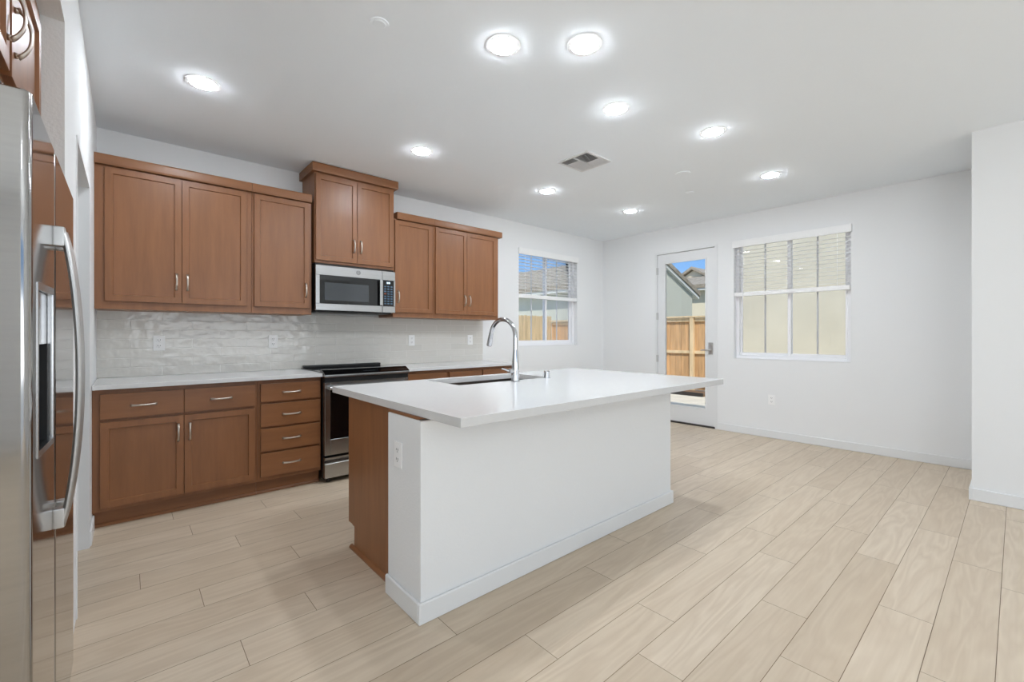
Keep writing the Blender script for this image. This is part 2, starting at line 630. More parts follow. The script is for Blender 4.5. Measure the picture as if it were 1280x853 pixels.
def blind(label, axis, opening, plane, z_rail, rail_h, ntilt, group):
    a0, a1, z0, z1 = opening
    p, q = a0 - 0.012, a1 + 0.012
    c = (p + q) / 2
    root = thing('window_blind', label, 'blind', (c, plane, z_rail) if axis == 'y' else (plane, c, z_rail), group)
    def bx(bm, p, q, d0, d1, cc, d, bev=0.003):
        if axis == 'y':
            box(bm, p, q, plane + d0, plane + d1, cc, d, bev, 1)
        else:
            box(bm, plane + d0, plane + d1, p, q, cc, d, bev, 1)
    bm = B()
    bx(bm, p, q, -0.022, -0.001, z1 - 0.072, z1 + 0.012)
    bx(bm, p + 0.014, q - 0.014, -0.001, 0.055, z1 - 0.045, z1 - 0.004)
    obj('valance', bm, 'blind', root)
    bm = B()
    n = int((z1 - 0.07 - z_rail - rail_h) / 0.0445)
    for i in range(n):
        z = z_rail + rail_h + 0.03 + i * 0.0445
        t = bmesh.new()
        bmesh.ops.create_cube(t, size=1.0)
        L = (a1 - a0 - 0.02)
        mt = Matrix.Diagonal((L, 0.05, 0.0028, 1)) if axis == 'y' else Matrix.Diagonal((0.05, L, 0.0028, 1))
        rot = Matrix.Rotation(ntilt if axis == 'y' else -ntilt, 4, 'X' if axis == 'y' else 'Y')
        ctr = ((a0 + a1) / 2, plane + 0.028, z) if axis == 'y' else (plane + 0.028, (a0 + a1) / 2, z)
        merge(bm, t, Matrix.Translation(ctr) @ rot @ mt)
    obj('slats', bm, 'blind', root, smooth=False)
    bm = B()
    bx(bm, a0 + 0.006, a1 - 0.006, 0.002, 0.054, z_rail, z_rail + rail_h)
    obj('bottom_rail', bm, 'blind', root)
    for fr in (0.1, 0.5, 0.9):
        pp = a0 + (a1 - a0) * fr
        bm = B()
        bx(bm, pp - 0.0012, pp + 0.0012, 0.001, 0.003, z_rail, z1 - 0.05, 0)
        obj('ladder_cord', bm, 'blind', root, smooth=False)
    return root, bx
kb, kbx = blind('white slatted blind half lowered over the window behind the kitchen faucet', 'y', KW, YW, 1.735, 0.052, math.radians(3), 'window blinds')
fb, fbx = blind('white slatted blind half lowered over the window right of the patio door', 'x', FW, XF, 1.715, 0.05, math.radians(4), 'window blinds')
bm = B()
cyl(bm, (XF - 0.004, FW[1] - 0.11, 1.45), (XF - 0.004, FW[1] - 0.11, 2.33), 0.004, seg=8)
obj('tilt_wand', bm, 'muntin', fb)

# ------------------------------------------------------------------ patio door
bm = B()
box(bm, XF - 0.006, XF + TH, DR[1] - 0.030, DR[1] + 0.004, 0, DR[3] + 0.004)
box(bm, XF - 0.006, XF + TH, DR[0] - 0.010, DR[0] + 0.024, 0, DR[3] + 0.004)
box(bm, XF - 0.006, XF + TH, DR[0] + 0.024, DR[1] - 0.030, DR[3] - 0.024, DR[3] + 0.004)
door = struct('door_1', bm, 'trim')
bm = B()
d0, d1 = XF + 0.012, XF + 0.056
Y0, Y1, Z0, Z1 = DR[0] + 0.027, DR[1] - 0.033, 0.022, DR[3] - 0.030
G0, G1, GZ0, GZ1 = 2.735, 3.325, 0.245, 2.250
box(bm, d0, d1, Y0, G0, Z0, Z1)
box(bm, d0, d1, G1, Y1, Z0, Z1)
box(bm, d0, d1, G0, G1, Z0, GZ0)
box(bm, d0, d1, G0, G1, GZ1, Z1)
for (a, b_, c, d) in ((G0 - 0.012, G0 + 0.006, GZ0 - 0.012, GZ1 + 0.012), (G1 - 0.006, G1 + 0.012, GZ0 - 0.012, GZ1 + 0.012),
                      (G0 + 0.006, G1 - 0.006, GZ0 - 0.012, GZ0 + 0.006), (G0 + 0.006, G1 - 0.006, GZ1 - 0.006, GZ1 + 0.012)):
    box(bm, d0 - 0.007, d0 + 0.002, a, b_, c, d, 0.002, 1)
leaf = obj('door_leaf', bm, 'trim', door, smooth=False)
obj('door_glass', box(B(), d0 + 0.018, d0 + 0.026, G0, G1, GZ0, GZ1), 'pane', leaf, smooth=False)
bm = B()
yy, zz = 2.667, 1.03
box(bm, d0 - 0.008, d0, yy - 0.030, yy + 0.030, zz - 0.06, zz + 0.10, 0.004, 2)
cyl(bm, (d0, yy, zz), (d0 - 0.05, yy, zz), 0.011)
tube(bm, [(d0 - 0.05, yy - 0.006, zz), (d0 - 0.05, yy + 0.05, zz), (d0 - 0.046, yy + 0.115, zz - 0.003)], [0.010, 0.009, 0.008])
cyl(bm, (d0 - 0.006, yy, zz + 0.07), (d0 - 0.018, yy, zz + 0.07), 0.014)
obj('door_lever', bm, 'satin', leaf)
for hz in (2.15, 1.50, 0.89, 0.25):
    bm = B()
    cyl(bm, (XF - 0.004, Y1 + 0.008, hz - 0.05), (XF - 0.004, Y1 + 0.008, hz + 0.05), 0.008, seg=12)
    box(bm, XF - 0.003, XF + 0.012, Y1 - 0.012, Y1 + 0.012, hz - 0.05, hz + 0.05)
    obj('door_hinge', bm, 'satin', door)
obj('door_sill', box(B(), XF - 0.012, XF + TH, DR[0] + 0.02, DR[1] - 0.02, 0, 0.018, 0.003, 1), 'dark_gap', door)

# ------------------------------------------------------------------ island half wall
IX0, IX1, IY0, IY1, IH = 0.943, 3.004, 1.672, 1.985, 0.862
struct('wall_island', box(B(), IX0, IX1, IY0, IY1, 0, IH, 0.006, 2), 'wall_tex')
bm = B()
box(bm, IX0 - BB, IX1 + BB, IY0 - BB, IY0, 0, 0.09, 0.004, 1)
box(bm, IX0 - BB, IX0, IY0, IY1, 0, 0.09, 0.004, 1)
box(bm, IX1, IX1 + BB, IY0, IY1, 0, 0.09, 0.004, 1)
struct('baseboard_island', bm, 'trim')

# tiled splash on the kitchen wall
bm = box(B(), XL, 3.359, YW - 0.008, YW, 0.914, 1.425)
sp = obj('wall_tiles', bm, 'tile', loc=(0.02, YW, 0.914 - 0.001), smooth=False)
sp['kind'] = 'structure'

# ------------------------------------------------------------------ cabinets
# handle meshes: bowed bar pull on two feet, facing -y, centred on the origin
def pull_bm(L, vertical):
    bm = B()
    n = 14
    pts, rad = [], []
    for i in range(n + 1):
        s = -1 + 2 * i / n
        out = 0.006 + 0.022 * (1 - abs(s) ** 2.6)
        pts.append((s * L / 2, -out, 0))
        rad.append(0.0045 + 0.0018 * abs(s) ** 3)
    tube(bm, pts, rad, seg=10, flat=(0.8, 1.35, (0, 1, 0)))
    for s in (-1, 1):
        cyl(bm, (s * (L / 2 - 0.004), 0, 0), (s * (L / 2 - 0.004), -0.008, 0), 0.0075, 0.006, seg=14)
    if vertical:
        bm.transform(Matrix.Rotation(math.pi / 2, 4, 'Y'))
    return bm
def pull_mesh(L, vertical, name='pull'):
    bm = pull_bm(L, vertical)
    me = bpy.data.meshes.new(name)
    bm.to_mesh(me)
    bm.free()
    me.materials.append(M['nickel'])
    for p in me.polygons:
        p.use_smooth = True
    return me
PULL_H, PULL_V = pull_mesh(0.132, False), pull_mesh(0.118, True)

def shaker(x0, x1, y, z0, z1, rail=0.058, T=0.02):
    """door front: face towards -y at y"""
    bm = B()
    box(bm, x0, x1, y, y + T, z0, z1)
    f = min(bm.faces, key=lambda f: f.calc_center_median().y)
    bmesh.ops.inset_region(bm, faces=[f], thickness=rail, depth=0)
    bmesh.ops.inset_region(bm, faces=[f], thickness=0.005, depth=-0.009)
    outer = [e for e in bm.edges if all(abs(v.co.y - y) < 1e-5 and (min(abs(v.co.x - x0), abs(v.co.x - x1)) < 1e-5 or min(abs(v.co.z - z0), abs(v.co.z - z1)) < 1e-5) for v in e.verts)]
    bmesh.ops.bevel(bm, geom=outer, offset=0.0022, segments=2, affect='EDGES', profile=0.5)
    return bm

def slab_front(x0, x1, y, z0, z1, T=0.02):
    return box(B(), x0, x1, y, y + T, z0, z1, 0.0025, 2)

def upper_cabinet(label, x0, x1, yface, z0, z1, doors, crown, crown_sides, group, name='wall_cabinet'):
    """doors: list of (x0,x1,z0,z1,handle_side); crown: (z0,z1,overhang)"""
    root = thing(name, label, 'cabinet', ((x0 + x1) / 2, (yface + YW) / 2, z0), group)
    bm = box(B(), x0, x1, yface + 0.02, YW - 0.002, z0, z1, 0.0012, 1)
    obj('cabinet_body', bm, 'wood_v', root)
    for (a, b_, c, d, side) in doors:
        dr = obj('cabinet_door', shaker(a, b_, yface, c, d), 'wood_v', root)
        hx = b_ - 0.031 if side == 'r' else a + 0.031
        inst('door_handle', PULL_V, dr, (hx, yface, c + 0.155))
    cz0, cz1, ov = crown
    bm = B()
    l, r = crown_sides
    prof = [(yface + 0.018 - ov, cz0), (yface + 0.018 - ov - 0.004, cz0 + 0.012), (yface + 0.018 - ov - 0.004, cz1 - 0.01), (yface + 0.018 - ov, cz1), (YW - 0.003, cz1), (YW - 0.003, cz0)]
    prism(bm, prof, 'x', x0 - l, x1 + r)
    obj('crown_moulding', bm, 'wood_h', root, smooth=False)
    return root

YU = 4.058
GU = 'brown wall cabinets over the worktop'
upper_cabinet('brown two-door wall cabinet at the left end beside the doorway', -0.1645, 0.760, YU, 1.408, 2.395,
              [(-0.113, 0.3065, 1.462, 2.374, 'r'), (0.3095, 0.724, 1.462, 2.374, 'l')], (2.384, 2.452, 0.032), (0, -0.0005), GU)
upper_cabinet('brown single-door wall cabinet just left of the microwave', 0.761, 1.222, YU, 1.408, 2.395,
              [(0.778, 1.200, 1.462, 2.374, 'r')], (2.384, 2.452, 0.032), (-0.0005, -0.006), GU)
YT = 4.034
upper_cabinet('tall brown two-door cabinet above the microwave, reaching the ceiling', 1.241, 1.988, YT, 1.868, 2.700,
              [(1.247, 1.6135, 1.892, 2.646, 'r'), (1.6165, 1.974, 1.892, 2.646, 'l')], (2.664, 2.738, 0.036), (0.028, 0.028), GU)
upper_cabinet('brown single-door wall cabinet just right of the microwave', 1.990, 2.446, YU, 1.408, 2.395,
              [(2.006, 2.424, 1.456, 2.374, 'l')], (2.384, 2.452, 0.032), (-0.03, -0.0005), GU)
upper_cabinet('brown two-door wall cabinet at the right end towards the window', 2.447, 3.338, YU, 1.408, 2.395,
              [(2.470, 2.8735, 1.456, 2.374, 'r'), (2.8765, 3.292, 1.456, 2.374, 'l')], (2.384, 2.452, 0.032), (-0.0005, 0.034), GU)

YB = 3.800
def base_cabinet(label, x0, x1, drawers, doors, group):
    root = thing('base_cabinet', label, 'cabinet', ((x0 + x1) / 2, (YB + YW) / 2, 0), group)
    obj('cabinet_body', box(B(), x0, x1, YB + 0.02, YW - 0.002, 0.105, 0.882, 0.0012, 1), 'wood_v', root)
    obj('toe_kick', box(B(), x0, x1, 3.872, YW - 0.01, 0, 0.1045), 'wood_h', root)
    bm = B()
    prism(bm, [(3.872, 0), (3.855, 0), (3.855, 0.010), (3.862, 0.018), (3.872, 0.020)], 'x', x0, x1)
    obj('shoe_moulding', bm, 'wood_h', root)
    for (a, b_, c, d) in drawers:
        dr = obj('drawer_front', slab_front(a, b_, YB, c, d), 'wood_h', root)
        inst('drawer_handle', PULL_H, dr, ((a + b_) / 2, YB, (c + d) / 2 - 0.002))
    for (a, b_, c, d, side) in doors:
        dr = obj('cabinet_door', shaker(a, b_, YB, c, d), 'wood_v', root)
        hx = b_ - 0.031 if side == 'r' else a + 0.031
        inst('door_handle', PULL_V, dr, (hx, YB, d - 0.115))
    return root
GB = 'brown base cabinets along the kitchen wall'
base_cabinet('brown base cabinet with two drawers over two doors, left end', -0.1645, 0.752,
             [(-0.127, 0.2985, 0.692, 0.853), (0.3015, 0.733, 0.692, 0.853)],
             [(-0.127, 0.2985, 0.131, 0.674, 'r'), (0.3015, 0.733, 0.131, 0.674, 'l')], GB)
base_cabinet('brown base cabinet of four drawers just left of the range', 0.753, 1.218,
             [(0.772, 1.206, 0.713, 0.853), (0.772, 1.206, 0.522, 0.697), (0.772, 1.206, 0.333, 0.507), (0.772, 1.206, 0.137, 0.318)], [], GB)
base_cabinet('brown drawer base cabinet just right of the range', 1.990, 2.458,
             [(2.004, 2.440, 0.713, 0.853), (2.004, 2.440, 0.522, 0.697), (2.004, 2.440, 0.333, 0.507), (2.004, 2.440, 0.137, 0.318)], [], GB)
base_cabinet('brown base cabinet at right end, mostly hidden behind the island', 2.459, 3.335,
             [(2.476, 2.886, 0.692, 0.853), (2.904, 3.318, 0.692, 0.853)],
             [(2.476, 2.886, 0.131, 0.674, 'r'), (2.904, 3.318, 0.131, 0.674, 'l')], GB)

tag(obj('worktop', box(B(), XL + 0.002, 1.2195, 3.772, YW - 0.009, 0.884, 0.914, 0.003, 2), 'quartz'),
    'white quartz worktop left of the range below the tiled wall', 'countertop', 'kitchen wall worktops')
tag(obj('worktop', box(B(), 1.9885, 3.360, 3.772, YW - 0.009, 0.884, 0.914, 0.003, 2), 'quartz'),
    'white quartz worktop right of the range behind the island', 'countertop', 'kitchen wall worktops')

# cabinet over the fridge: fronts face +x
FCX = -0.205
rootf = thing('wall_cabinet', 'brown cabinet high in the alcove above the stainless fridge', 'cabinet', (-0.5, 1.7, 1.80))
obj('cabinet_body', box(B(), -0.80, FCX - 0.02, ALC0 + 0.005, ALC1 - 0.005, 1.80, ALCZ - 0.004, 0.0015, 1), 'wood_v', rootf)
RZ = Matrix.Rotation(math.pi / 2, 4, 'Z')     # local -y becomes +x, local x becomes y
for (a, b_, side) in ((1.235, 1.545, 'r'), (1.572, 2.045, 'l')):
    bm = shaker(a, b_, -FCX, 1.845, 2.215)
    bm.transform(RZ)
    dr = obj('cabinet_door', bm, 'wood_v', rootf)
    me = PULL_V
    hy = b_ - 0.031 if side == 'r' else a + 0.031
    h_ = inst('door_handle', me, dr, (FCX, hy, 1.965))
    h_.rotation_euler = (0, 0, math.pi / 2)

# ------------------------------------------------------------------ island
rooti = thing('island_cabinet', 'brown wooden island cabinet behind the white half wall', 'cabinet', (2.0, 2.25, 0))
PX = 0.985
bm = B()
box(bm, PX + 0.018, 2.98, IY1 + 0.001, 2.580, 0.11, 0.60)
obj('cabinet_body', bm, 'wood_v', rooti, smooth=False)
obj('cabinet_end', box(B(), PX + 0.018, 1.50, IY1 + 0.001, 2.580, 0.60, 0.874), 'wood_v', rooti, smooth=False)  # end blocks of the cabinet carcass, split off on both sides of the sink
obj('cabinet_end', box(B(), 2.46, 2.98, IY1 + 0.001, 2.580, 0.60, 0.874), 'wood_v', rooti, smooth=False)
bm = B()
prism(bm, [(IY1 + 0.001, 0), (2.505, 0), (2.505, 0.135), (2.590, 0.135), (2.590, 0.875), (IY1 + 0.001, 0.875)], 'x', PX, PX + 0.018)
obj('side_panel', bm, 'wood_v', rooti, smooth=False)
bm = B()
prism(bm, [(PX, 0), (PX - 0.016, 0), (PX - 0.016, 0.009), (PX - 0.008, 0.018), (PX, 0.020)], 'y', IY1 + 0.001, 2.54)
obj('shoe_moulding', bm, 'wood_y', rooti)
obj('toe_kick', box(B(), PX + 0.018, 2.98, IY1 + 0.01, 2.50, 0, 0.11), 'wood_h', rooti)
for (a, b_, nm) in ((1.02, 1.48, 'l'), (1.52, 1.98, 'r'), (2.0, 2.44, 'l'), (2.48, 2.95, 'r')):
    bm = shaker(-b_, -a, -2.60, 0.135, 0.85)
    bm.transform(Matrix.Rotation(math.pi, 4, 'Z'))
    dr = obj('cabinet_door', bm, 'wood_v', rooti)
    h_ = inst('door_handle', PULL_V, dr, ((a + 0.031 if nm == 'l' else b_ - 0.031), 2.60, 0.735))
    h_.rotation_euler = (0, 0, math.pi)
# support board between half wall and slab
bm = B()
prism(bm, [(IY0 + 0.03, 0.8625), (IY1, 0.8625), (IY1, 0.8755), (IY0 - 0.015, 0.8755)], 'x', IX0 + 0.004, IX1 - 0.02)
obj('support_board', bm, 'wood_y', rooti, smooth=False)

# island worktop with sink cut-out
SX0, SX1, SY0, SY1 = 1.575, 2.392, 2.307, 2.722
TX0, TX1, TY0, TY1, TZ0, TZ1 = 0.954, 3.2295, 1.389, 2.776, 0.876, 0.914
bm = B()
xs = [TX0, SX0, SX1, TX1]
ys = [TY0, SY0, SY1, TY1]
grid = [[[bm.verts.new((x, y, z)) for y in ys] for x in xs] for z in (TZ0, TZ1)]
for i in range(3):
    for j in range(3):
        if i == 1 and j == 1:
            continue
        t = grid[1]
        bm.faces.new([t[i][j], t[i + 1][j], t[i + 1][j + 1], t[i][j + 1]])
        t = grid[0]
        bm.faces.new([t[i][j], t[i][j + 1], t[i + 1][j + 1], t[i + 1][j]])
def side(i0, j0, i1, j1):
    bm.faces.new([grid[0][i0][j0], grid[0][i1][j1], grid[1][i1][j1], grid[1][i0][j0]])
for i in range(3):
    side(i, 0, i + 1, 0)
    side(i + 1, 3, i, 3)
for j in range(3):
    side(0, j + 1, 0, j)
    side(3, j, 3, j + 1)
side(2, 1, 1, 1)
side(1, 2, 2, 2)
side(1, 1, 1, 2)
side(2, 2, 2, 1)
bmesh.ops.recalc_face_normals(bm, faces=bm.faces[:])
top_edges = [e for e in bm.edges if e.is_manifold and abs(e.calc_face_angle(0)) > 1.0]
bmesh.ops.bevel(bm, geom=top_edges, offset=0.0025, segments=2, affect='EDGES', profile=0.5)
tag(obj('island_worktop', bm, 'quartz'), 'large white quartz island top with a sink cut into it', 'countertop')

# sink
roots = thing('kitchen_sink', 'stainless undermount sink set into the white island top', 'sink', ((SX0 + SX1) / 2, (SY0 + SY1) / 2, 0.655))
bm = B()
t_ = 0.004
a0, a1, b0, b1, zb, zt = SX0 - 0.006, SX1 + 0.006, SY0 - 0.006, SY1 + 0.006, 0.655, 0.8755
box(bm, a0, a1, b0, b1, zb, zb + t_)
box(bm, a0, a0 + t_, b0, b1, zb, zt)
box(bm, a1 - t_, a1, b0, b1, zb, zt)
box(bm, a0, a1, b0, b0 + t_, zb, zt)
box(bm, a0, a1, b1 - t_, b1, zb, zt)
obj('basin', bm, 'sink', roots, smooth=False)
bm = B()
ring(bm, ((SX0 + SX1) / 2, 2.56), 0.02, 0.045, zb + t_, zb + t_ + 0.004, 28)
obj('drain', bm, 'chrome', roots)

# faucet
FX, FY = 2.005, 2.262
rootq = thing('kitchen_faucet', 'tall chrome gooseneck faucet standing at the island sink', 'faucet', (FX, FY, 0.914))
bm = B()
cyl(bm, (FX, FY, 0.9145), (FX, FY, 0.9195), 0.033, 0.032, seg=32)
cyl(bm, (FX, FY, 0.9195), (FX, FY, 1.015), 0.0275, 0.0255, seg=32)
cyl(bm, (FX, FY, 1.015), (FX, FY, 1.13), 0.0255, 0.0165, seg=32)
obj('faucet_body', bm, 'chrome', rootq)
obj('base_gasket', cyl(B(), (FX, FY, 0.9141), (FX, FY, 0.9165), 0.0335, seg=32), 'dark_steel', rootq)
R = 0.125
pts, rad = [], []
for i in range(4):
    pts.append((FX, FY, 1.12 + i * 0.03)); rad.append(0.0160)
zc = 1.215
for i in range(1, 25):
    a = math.pi * i / 24 * 0.94
    pts.append((FX - 0.015 * (1 - math.cos(a)) / 2, FY + R * (1 - math.cos(a)), zc + R * math.sin(a))); rad.append(0.0152)
obj('spout', tube(B(), pts, rad, seg=18), 'chrome', rootq)
p_ = Vector(pts[-1]); dirn = (Vector(pts[-1]) - Vector(pts[-2])).normalized()
bm = B()
cyl(bm, p_ - dirn * 0.004, p_ + dirn * 0.028, 0.0165, 0.0175, seg=20)
cyl(bm, p_ + dirn * 0.030, p_ + dirn * 0.088, 0.0175, 0.0205, seg=20)
obj('spray_head', bm, 'chrome', rootq)
obj('spray_nozzle', cyl(B(), p_ + dirn * 0.088, p_ + dirn * 0.091, 0.0170, seg=20), 'dark_steel', rootq)
bm = B()
cyl(bm, (FX - 0.02, FY, 0.985), (FX - 0.060, FY, 0.985), 0.0165, seg=20)
tube(bm, [(FX - 0.052, FY, 0.985), (FX - 0.075, FY + 0.01, 0.994), (FX - 0.105, FY + 0.02, 1.004)], [0.0075, 0.0065, 0.0055], seg=10)
obj('lever_handle', bm, 'chrome', rootq)

bm = B()
cyl(bm, (2.318, 2.268, 0.9145), (2.318, 2.268, 0.918), 0.027, seg=28)
cyl(bm, (2.318, 2.268, 0.918), (2.318, 2.268, 0.962), 0.0225, seg=28)
cyl(bm, (2.318, 2.268, 0.962), (2.318, 2.268, 0.967), 0.0225, 0.0190, seg=28)
tag(obj('air_gap', bm, 'chrome'), 'small chrome air gap cap right of the island faucet', 'air gap')

# ------------------------------------------------------------------ range
RX0, RX1 = 1.2225, 1.9855
RY = 3.742
rr = thing('kitchen_range', 'stainless slide-in electric range with a black glass cooktop', 'stove', ((RX0 + RX1) / 2, 4.05, 0))
obj('range_body', box(B(), RX0 + 0.002, RX1 - 0.002, 3.785, YW - 0.012, 0.035, 0.895, 0.002, 1), 'black', rr)
bm = box(B(), RX0, RX1, 3.85, 4.385, 0.895, 0.921, 0.003, 2)
obj('cooktop', bm, 'black_glass', rr)
obj('rear_trim', box(B(), RX0 + 0.01, RX1 - 0.01, 4.325, 4.380, 0.921, 0.945, 0.006, 2), 'black', rr)
bm = B()
prism(bm, [(3.733, 0.898), (3.733, 0.905), (3.80, 0.938), (3.852, 0.938), (3.852, 0.896)], 'x', RX0, RX1)
cp = obj('control_panel', bm, 'black_glass', rr, smooth=False)
bm = B()
box(bm, 1.555, 1.665, 3.757, 3.760, 0.915, 0.917)
bm.transform(Matrix.Translation((0, 3.758, 0.916)) @ Matrix.Rotation(math.radians(26.2), 4, 'X') @ Matrix.Translation((0, -3.758, -0.916 + 0.0022)))
obj('display', bm, 'window_tint', cp, smooth=False)
obj('front_trim', box(B(), RX0, RX1, 3.728, 3.79, 0.876, 0.899, 0.004, 2), 'steel', rr)
obj('vent_strip', box(B(), RX0 + 0.004, RX1 - 0.004, 3.750, 3.79, 0.838, 0.876), 'black', rr)
dz0, dz1 = 0.232, 0.836
bm = B()
box(bm, RX0 + 0.004, 1.272, RY, 3.785, dz0, dz1, 0.002, 1)
box(bm, 1.936, RX1 - 0.004, RY, 3.785, dz0, dz1, 0.002, 1)
box(bm, 1.272, 1.936, RY, 3.785, dz0, 0.362, 0.002, 1)
box(bm, 1.272, 1.936, RY, 3.785, 0.780, dz1, 0.002, 1)
dr = obj('oven_door', bm, 'steel', rr)
obj('oven_window', box(B(), 1.271, 1.937, RY + 0.004, 3.78, 0.361, 0.781), 'black_glass', dr, smooth=False)
bm = B()
cyl(bm, (RX0 + 0.025, RY - 0.052, 0.792), (RX1 - 0.025, RY - 0.052, 0.792), 0.0135, seg=20)
for x in (RX0 + 0.045, RX1 - 0.045):
    box(bm, x - 0.016, x + 0.016, RY - 0.058, RY + 0.002, 0.778, 0.806, 0.004, 2)
obj('oven_handle', bm, 'steel', dr)
bm = B()
prism(bm, [(RY, 0.045), (RY, 0.160), (RY + 0.006, 0.168), (RY + 0.020, 0.176), (RY + 0.012, 0.190), (RY - 0.004, 0.198), (RY - 0.004, 0.215), (3.785, 0.215), (3.785, 0.045)], 'x', RX0 + 0.004, RX1 - 0.004)
obj('drawer_front', bm, 'steel', rr)
for (x, y) in ((RX0 + 0.05, 3.80), (RX1 - 0.05, 3.80), (RX0 + 0.05, 4.33), (RX1 - 0.05, 4.33)):
    obj('leveling_foot', cyl(B(), (x, y, 0), (x, y, 0.036), 0.018, seg=14), 'black', rr)

# ------------------------------------------------------------------ microwave
MX0, MX1, MZ0, MZ1, MY = 1.240, 1.987, 1.447, 1.846, 4.018
mw = thing('microwave_oven', 'stainless over-the-range microwave with a black glass door', 'microwave', ((MX0 + MX1) / 2, 4.2, MZ0))
obj('microwave_body', box(B(), MX0 + 0.003, MX1 - 0.003, MY + 0.03, YW - 0.010, MZ0 + 0.004, MZ1 + 0.018, 0.002, 1), 'black', mw)
DX = 1.852                                      # right end of the door
bm = B()
box(bm, MX0, DX, MY, MY + 0.03, MZ1 - 0.088, MZ1, 0.003, 1)
box(bm, MX0, DX, MY, MY + 0.03, MZ0, MZ0 + 0.062, 0.003, 1)
box(bm, MX0, MX0 + 0.032, MY, MY + 0.03, MZ0 + 0.062, MZ1 - 0.088)
md = obj('microwave_door', bm, 'steel', mw)
obj('door_glass', box(B(), MX0 + 0.032, DX, MY + 0.002, MY + 0.028, MZ0 + 0.062, MZ1 - 0.088), 'black_glass', md, smooth=False)
obj('viewing_window', box(B(), MX0 + 0.075, DX - 0.135, MY + 0.0010, MY + 0.004, MZ0 + 0.092, MZ1 - 0.150), 'window_tint', md, smooth=False)
bm = B()
box(bm, DX - 0.036, DX - 0.006, MY - 0.032, MY - 0.018, MZ0 + 0.066, MZ1 - 0.092, 0.005, 2)
for z in (MZ0 + 0.085, MZ1 - 0.111):
    box(bm, DX - 0.031, DX - 0.011, MY - 0.02, MY + 0.004, z - 0.012, z + 0.012, 0.002, 1)
obj('door_handle', bm, 'steel', md)
EX, EZ = 1.618, MZ1 - 0.040
bm = B()
tube(bm, [(EX + 0.017 * math.cos(a), MY - 0.001, EZ + 0.017 * math.sin(a)) for a in [2 * math.pi * i / 24 for i in range(25)]], 0.0022, seg=6)
tube(bm, [(EX - 0.009 + 0.006 * math.cos(a), MY - 0.001, EZ + 0.007 * math.sin(a)) for a in [0.6 + 4.9 * i / 12 for i in range(13)]], 0.0014, seg=5)
tube(bm, [(EX + 0.006 + 0.005 * math.cos(a), MY - 0.001, EZ + 0.004 + 0.004 * math.sin(a)) for a in [0.6 + 4.6 * i / 10 for i in range(11)]], 0.0013, seg=5)
tube(bm, [(EX + 0.006 + 0.005 * math.cos(a), MY - 0.001, EZ - 0.004 + 0.004 * math.sin(a)) for a in [1.6 + 4.2 * i / 10 for i in range(11)]], 0.0013, seg=5)
obj('emblem', bm, 'smudge', md)
bm = B()
box(bm, DX + 0.002, MX1, MY, MY + 0.03, MZ1 - 0.088, MZ1, 0.003, 1)
box(bm, DX + 0.002, MX1, MY, MY + 0.03, MZ0, MZ0 + 0.062, 0.003, 1)
box(bm, MX1 - 0.016, MX1, MY, MY + 0.03, MZ0 + 0.062, MZ1 - 0.088)
box(bm, DX + 0.002, DX + 0.006, MY, MY + 0.03, MZ0 + 0.062, MZ1 - 0.088)
cp = obj('control_panel', bm, 'steel', mw)
obj('keypad_glass', box(B(), DX + 0.006, MX1 - 0.016, MY + 0.001, MY + 0.028, MZ0 + 0.062, MZ1 - 0.088), 'black_glass', cp, smooth=False)
px0, px1 = DX + 0.014, MX1 - 0.024
bm = B()
zt_ = MZ1 - 0.112
for (a, b_) in ((0.32, 0.345), (0.40, 0.48), (0.53, 0.55), (0.58, 0.66)):
    box(bm, px0 + (px1 - px0) * a, px0 + (px1 - px0) * b_, MY - 0.0005, MY + 0.002, zt_ - 0.009, zt_ + 0.009)
obj('clock_display', bm, 'display', cp, smooth=False)
for r_ in range(8):
    for c_ in range(3):
        xa = px0 + (px1 - px0) * (c_ + 0.18) / 3
        xb = px0 + (px1 - px0) * (c_ + 0.82) / 3
        z = zt_ - 0.036 - r_ * 0.0235
        if z < MZ0 + 0.07:
            continue
        obj('key_button', box(B(), xa, xb, MY - 0.0003, MY + 0.002, z - 0.006, z + 0.006), 'buttons_red' if (r_ == 3 and c_ == 0) else 'buttons', cp, smooth=False)
bm = B()
box(bm, MX0 + 0.02, MX1 - 0.02, MY + 0.05, YW - 0.05, MZ0 - 0.012, MZ0 + 0.006, 0.003, 1)
obj('underside_vent', bm, 'black', mw)

# ------------------------------------------------------------------ refrigerator (fronts face +x)
FXF, FYa, FYs, FYb, FZ0, FZ1 = -0.140, 1.268, 1.645, 2.178, 0.095, 1.710
fr = thing('refrigerator', 'large stainless side-by-side refrigerator in the left alcove', 'refrigerator', (-0.5, (FYa + FYb) / 2, 0))
obj('fridge_body', box(B(), -0.92, -0.225, FYa + 0.006, FYb - 0.006, 0.05, FZ1 - 0.012, 0.004, 1), 'dark_steel', fr)
def door_profile(y0, y1, notch=None, r=0.016):
    p = [(-0.222, y0), ]
    def arc(cx, cy, a0, a1):
        return [(cx + r * math.cos(a0 + (a1 - a0) * i / 6), cy + r * math.sin(a0 + (a1 - a0) * i / 6)) for i in range(7)]
    p += arc(FXF - r, y0 + r, -math.pi / 2, 0)
    if notch:
        n0, n1, dp = notch
        p += [(FXF, n0), (FXF - dp, n0 + 0.012), (FXF - dp, n1 - 0.006), (FXF, n1)]
    p += arc(FXF - r, y1 - r, 0, math.pi / 2)
    p.append((-0.222, y1))
    return p
NZ0, NZ1, NY0, NY1 = 0.985, 1.325, 1.345, 1.512
bm = B()
prism(bm, door_profile(FYa, FYs - 0.004), 'z', FZ0, NZ0)
prism(bm, door_profile(FYa, FYs - 0.004, (NY0, NY1, 0.055)), 'z', NZ0, NZ1)
prism(bm, door_profile(FYa, FYs - 0.004), 'z', NZ1, FZ1)
